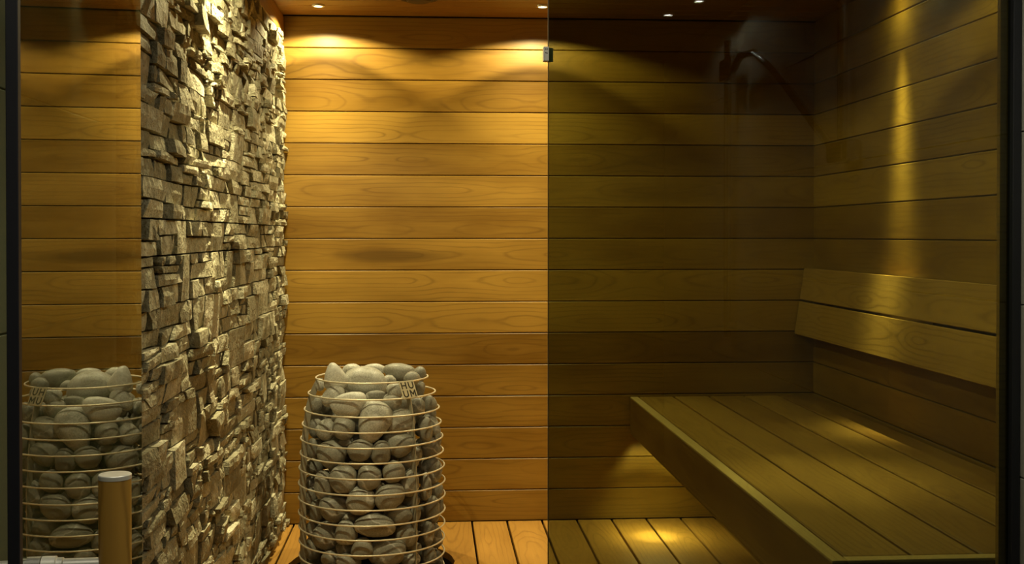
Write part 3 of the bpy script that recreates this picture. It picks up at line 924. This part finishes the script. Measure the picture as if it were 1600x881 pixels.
# stones: one mesh each, (x, y, z, half width, half depth, half height, tilt, paleness, lies on top)
STONES = [
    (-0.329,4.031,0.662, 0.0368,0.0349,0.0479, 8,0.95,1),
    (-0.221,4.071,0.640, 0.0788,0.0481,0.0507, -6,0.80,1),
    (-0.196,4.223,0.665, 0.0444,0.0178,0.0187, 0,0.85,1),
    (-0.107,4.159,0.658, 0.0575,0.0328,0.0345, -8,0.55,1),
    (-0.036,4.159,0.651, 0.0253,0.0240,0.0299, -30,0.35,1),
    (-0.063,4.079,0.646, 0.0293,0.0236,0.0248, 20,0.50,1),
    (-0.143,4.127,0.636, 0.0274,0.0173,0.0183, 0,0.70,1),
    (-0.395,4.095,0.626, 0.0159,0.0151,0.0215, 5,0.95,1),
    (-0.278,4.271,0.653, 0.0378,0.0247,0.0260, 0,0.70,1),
    (-0.327,4.011,0.600, 0.0437,0.0239,0.0299, 35,0.75,0),
    (-0.398,4.116,0.557, 0.0260,0.0208,0.0283, 0,0.60,0),
    (-0.266,3.965,0.573, 0.0614,0.0346,0.0432, 20,0.90,0),
    (-0.113,3.977,0.617, 0.0308,0.0219,0.0274, 0,0.70,0),
    (-0.126,3.982,0.582, 0.0343,0.0274,0.0343, -35,0.65,0),
    (-0.046,4.033,0.557, 0.0301,0.0241,0.0347, 0,0.30,0),
    (-0.006,4.137,0.554, 0.0285,0.0228,0.0309, 0,0.40,0),
    (-0.040,4.142,0.601, 0.0214,0.0171,0.0309, 0,0.50,0),
    (-0.182,3.988,0.598, 0.0366,0.0165,0.0206, 0,0.30,0),
    (-0.188,3.943,0.516, 0.0543,0.0434,0.0781, -25,0.70,0),
    (-0.285,3.964,0.497, 0.0410,0.0328,0.0421, 0,0.55,0),
    (-0.346,4.006,0.487, 0.0345,0.0276,0.0391, -35,0.60,0),
    (-0.395,4.114,0.472, 0.0260,0.0208,0.0330, 0,0.35,0),
    (-0.099,3.972,0.516, 0.0513,0.0328,0.0410, 10,0.55,0),
    (-0.016,4.035,0.480, 0.0266,0.0213,0.0452, 0,0.40,0),
    (0.009,4.132,0.477, 0.0261,0.0209,0.0451, 30,0.40,0),
    (0.002,4.133,0.524, 0.0190,0.0152,0.0261, 20,0.45,0),
    (-0.105,3.962,0.442, 0.0591,0.0355,0.0443, -10,0.45,0),
    (-0.328,3.987,0.405, 0.0549,0.0403,0.0503, 0,0.45,0),
    (-0.230,3.930,0.428, 0.0451,0.0298,0.0372, 20,0.45,0),
    (-0.161,3.928,0.422, 0.0327,0.0262,0.0417, 0,0.35,0),
    (-0.001,4.130,0.402, 0.0356,0.0284,0.0427, 10,0.40,0),
    (0.024,4.129,0.430, 0.0166,0.0133,0.0355, 0,0.35,0),
    (-0.399,4.062,0.413, 0.0210,0.0168,0.0350, 0,0.35,0),
    (-0.058,4.004,0.398, 0.0322,0.0239,0.0299, 0,0.30,0),
    (-0.279,3.969,0.451, 0.0273,0.0146,0.0182, 0,0.25,0),
    (0.005,4.129,0.316, 0.0403,0.0322,0.0462, 0,0.35,0),
    (-0.356,3.981,0.307, 0.0320,0.0256,0.0503, 0,0.40,0),
    (-0.286,3.945,0.332, 0.0464,0.0371,0.0498, 10,0.45,0),
    (-0.201,3.927,0.339, 0.0428,0.0343,0.0462, -15,0.40,0),
    (-0.122,3.936,0.355, 0.0395,0.0307,0.0384, 15,0.50,0),
    (-0.068,3.961,0.313, 0.0330,0.0264,0.0489, -5,0.45,0),
    (-0.245,3.938,0.378, 0.0249,0.0127,0.0158, 0,0.30,0),
    (-0.167,3.933,0.304, 0.0181,0.0144,0.0181, 0,0.30,0),
    (-0.014,4.002,0.290, 0.0207,0.0165,0.0482, 0,0.35,0),
    (0.019,4.128,0.247, 0.0261,0.0208,0.0332, 0,0.35,0),
    (-0.402,4.052,0.253, 0.0209,0.0167,0.0302, 0,0.30,0),
    (-0.072,3.990,0.378, 0.0343,0.0256,0.0321, 0,0.35,0),
    (-0.320,3.967,0.227, 0.0535,0.0355,0.0444, -10,0.35,0),
    (-0.381,4.030,0.205, 0.0254,0.0204,0.0393, 0,0.30,0),
    (-0.228,3.925,0.258, 0.0496,0.0369,0.0462, 0,0.50,0),
    (-0.134,3.930,0.275, 0.0541,0.0343,0.0429, 15,0.50,0),
    (-0.066,3.998,0.239, 0.0321,0.0202,0.0252, 0,0.30,0),
    (-0.240,3.934,0.295, 0.0271,0.0145,0.0181, 0,0.30,0),
    (-0.111,3.948,0.206, 0.0510,0.0272,0.0340, 15,0.35,0),
    (-0.056,3.977,0.204, 0.0251,0.0201,0.0342, 0,0.40,0),
    (0.006,4.062,0.198, 0.0280,0.0224,0.0501, 0,0.40,0),
    (0.029,4.127,0.199, 0.0189,0.0152,0.0355, 0,0.35,0),
    (-0.183,3.917,0.182, 0.0697,0.0333,0.0416, -8,0.40,0),
    (-0.277,3.931,0.157, 0.0372,0.0298,0.0429, 0,0.50,0),
    (-0.347,3.992,0.131, 0.0470,0.0376,0.0493, -25,0.35,0),
    (-0.078,3.961,0.140, 0.0398,0.0318,0.0432, 5,0.45,0),
    (-0.008,4.017,0.125, 0.0219,0.0175,0.0438, 0,0.40,0),
    (0.014,4.126,0.096, 0.0308,0.0246,0.0497, 10,0.35,0),
    (-0.258,3.953,0.199, 0.0340,0.0163,0.0204, 0,0.25,0),
    (-0.399,4.063,0.137, 0.0210,0.0168,0.0373, 0,0.28,0),
    (-0.224,3.921,0.106, 0.0371,0.0297,0.0383, 0,0.45,0),
    (-0.143,3.935,0.086, 0.0678,0.0388,0.0486, 10,0.42,0),
    (-0.279,3.957,0.095, 0.0341,0.0200,0.0250, 0,0.28,0),
    (-0.399,4.060,0.070, 0.0291,0.0233,0.0373, 0,0.33,0),
    (-0.334,3.959,0.061, 0.0295,0.0236,0.0295, 0,0.35,0),
    (-0.268,3.924,0.059, 0.0450,0.0234,0.0293, -15,0.40,0),
    (-0.068,3.964,0.052, 0.0375,0.0237,0.0296, 10,0.40,0),
    (-0.004,4.037,0.046, 0.0266,0.0213,0.0324, 0,0.45,0),
    (0.020,4.126,0.010, 0.0237,0.0189,0.0355, 0,0.35,0),
    (-0.058,3.990,0.084, 0.0275,0.0165,0.0206, 0,0.30,0),
    (-0.195,3.913,0.024, 0.0404,0.0252,0.0314, 0,0.35,0),
    (-0.123,3.933,0.012, 0.0429,0.0271,0.0339, 0,0.35,0),
    (-0.042,3.997,-0.004, 0.0390,0.0257,0.0321, 0,0.35,0),
    (-0.374,4.014,-0.002, 0.0369,0.0258,0.0323, 0,0.35,0),
    (0.014,4.128,-0.038, 0.0284,0.0227,0.0308, 0,0.35,0),
    (-0.285,3.931,0.012, 0.0384,0.0235,0.0293, 0,0.35,0),
]
def pebble(bm, c, a, t, h, tilt, seed, sub=3, tone=None, point=None):
    fl = bm.faces.layers.float.get('tone') or bm.faces.layers.float.new('tone')
    rnd = random.Random(seed)
    ret = bmesh.ops.create_icosphere(bm, subdivisions=sub, radius=1.0)
    o = Vector((rnd.uniform(-50, 50), rnd.uniform(-50, 50), rnd.uniform(-50, 50)))
    pw = rnd.uniform(0.80, 1.0)
    taper = rnd.uniform(-0.25, 0.25) if point is None else point
    ca, sa = math.cos(math.radians(tilt)), math.sin(math.radians(tilt))
    ry = rnd.uniform(-0.3, 0.3)
    cy, sy = math.cos(ry), math.sin(ry)
    for v in ret['verts']:
        p = v.co.copy()
        p = Vector([math.copysign(abs(x) ** pw, x) for x in p])
        k = 1 + 0.13 * noise.noise(p * 0.9 + o) + 0.05 * noise.noise(p * 2.3 + o)
        p *= k * 0.98
        p.x *= 1 + taper * p.z
        p = Vector((p.x * a, p.y * t, p.z * h))
        p = Vector((p.x * cy - p.y * sy, p.x * sy + p.y * cy, p.z))
        v.co = Vector((p.x * ca - p.z * sa, p.y, p.x * sa + p.z * ca)) + Vector(c)
    vs = set(ret['verts'])
    for f in {f for v in ret['verts'] for f in v.link_faces}:
        f[fl] = tone if tone is not None else rnd.random()
    return bm

WORD = ['first', 'second', 'third', 'fourth', 'fifth', 'sixth', 'seventh', 'eighth', 'ninth', 'tenth', 'eleventh', 'twelfth', 'thirteenth', 'fourteenth']
def band(i):
    z = STONES[i][2]
    if STONES[i][8]: return -1
    zs = [r[0] for r in RINGS]
    for k in range(len(zs) - 1):
        if z > zs[k + 1]: return k
    return len(zs) - 2
bands = {}
for i, s in enumerate(STONES):
    bands.setdefault(band(i), []).append(i)
label_of = {}
for k, ids in bands.items():
    ids.sort(key=lambda i: STONES[i][0] / STONES[i][1])
    for n, i in enumerate(ids):
        s = STONES[i]
        size = 'large' if s[3] * s[5] > 0.0021 else 'small' if s[3] * s[5] < 0.0011 else 'medium'
        shade = 'pale' if s[7] > 0.72 else 'dark grey' if s[7] < 0.36 else 'grey'
        if k < 0:
            label_of[i] = '%s %s stone heaped on top of the heater, %s from the left' % (size, shade, WORD[n])
        else:
            label_of[i] = '%s %s heater stone between %s and %s rings, %s from left' % (size, shade, WORD[k], WORD[k + 1], WORD[n])
placed = []
for i, (x, y, z, a, t, h, tilt, tone, top) in enumerate(STONES):
    bm = bmesh.new()
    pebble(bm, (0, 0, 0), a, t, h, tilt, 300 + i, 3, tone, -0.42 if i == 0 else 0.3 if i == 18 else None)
    for _ in range(3):                       # nudge it inwards until it lies inside the rings
        worst, push = 0.0, None
        for v in bm.verts:
            p = Vector((v.co.x + x - HX, v.co.y + y - HY))
            if z + v.co.z > 0.655: continue
            ex = p.length - (rho(z + v.co.z) - 0.0036)
            if ex > worst:
                worst, push = ex, p.normalized()
        if push is None: break
        c = Vector((x - HX, y - HY)).normalized()
        x -= c.x * worst * 1.02
        y -= c.y * worst * 1.02
    placed.append((Vector((x, y, z)), a, t, h))
    o = link('heater_stone', mesh_from(bm, 'heater_stone', PEBBLE, True))
    o.location = (x, y, z)
    tag(o, label_of[i], 'stone', 'round stones in the heater cage')

def crowded(p, r):
    return any(((p[0] - q.x) / (a + r)) ** 2 + ((p[1] - q.y) / (t + r)) ** 2 + ((p[2] - q.z) / (h + r)) ** 2 < 1.0 for q, a, t, h in placed)

# the stones packed deeper inside the cage and on its far side: nobody can count them
R = random.Random(5)
bm = bmesh.new()
zz = -0.11
n = 0
while zz < 0.60:
    for rad, cnt in ((rho(zz) - 0.042, 18), (rho(zz) - 0.128, 9)):
        ph0 = R.uniform(0, 1)
        for k in range(cnt):
            ph = 2 * math.pi * (k + ph0) / cnt
            if rad > 0.12 and -math.pi * 0.98 < math.atan2(math.sin(ph), math.cos(ph)) < -math.pi * 0.02:
                continue
            s = R.uniform(0.9, 1.1)
            p = (HX + rad * math.cos(ph), HY + rad * math.sin(ph), zz + R.uniform(-0.008, 0.008))
            if crowded(p, 0.036): continue
            pebble(bm, p, 0.036 * s, 0.034 * s, 0.032 * s, R.uniform(-30, 30), 2000 + n, 2, R.uniform(0.2, 0.45))
            n += 1
    zz += 0.055
for k in range(16):
    ph = k * 2.4
    rad = 0.115 * math.sqrt((k + 0.5) / 16)
    p = Vector((HX + rad * math.cos(ph), HY + 0.03 + rad * math.sin(ph), 0.598 + 0.012 * math.sin(k)))
    if crowded(p, 0.034): continue
    pebble(bm, p, 0.036, 0.034, 0.032, 20 * k, 2600 + k, 2, 0.35)
o = link('packed_stones', mesh_from(bm, 'packed_stones', PEBBLE, True), heater)
o.location = (-HX, -HY, Z0)
o['kind'] = 'stuff'

# ------------------------------------------------------------------ shower fittings on the hall's right wall, seen only mirrored in the pane
sh = empty('shower_set', (1.15, 0.7, 0.6))
tag(sh, 'chrome shower pipes and curved hose mirrored faintly in the glass panel', 'shower')
def spart(o):
    o.parent = sh
    o.matrix_parent_inverse = Matrix.Translation(Vector((1.15, 0.7, 0.6))).inverted()
    return o
spart(tube('riser', [(1.135, 1.36, z) for z in (1.38, 1.6, 1.8, 1.96)], 0.014, CHROME, n=14))
spart(tube('rail', [(1.135, 0.10, z) for z in (0.75, 1.0, 1.3, 1.6, 1.88)], 0.014, CHROME, n=14))
spart(box('slider', (1.10, 0.10, 1.72), (1.125, 0.26, 1.80), CHROME, bevel=0.006, seg=2))
spart(box('wall_bracket', (1.135, 0.085, 0.78), (1.168, 0.115, 0.81), CHROME, bevel=0.003))
spart(box('wall_bracket', (1.135, 0.085, 1.82), (1.168, 0.115, 1.85), CHROME, bevel=0.003))
spart(box('mixer', (1.11, 1.29, 1.34), (1.168, 1.43, 1.40), CHROME, bevel=0.012, seg=3))
hs = [(1.11, 0.28, 1.745), (1.10, 0.42, 1.775), (1.10, 0.60, 1.76), (1.10, 0.80, 1.68), (1.10, 1.0, 1.58), (1.11, 1.18, 1.47), (1.12, 1.33, 1.38)]
spart(tube('hose', hs, 0.013, CHROME, n=12))
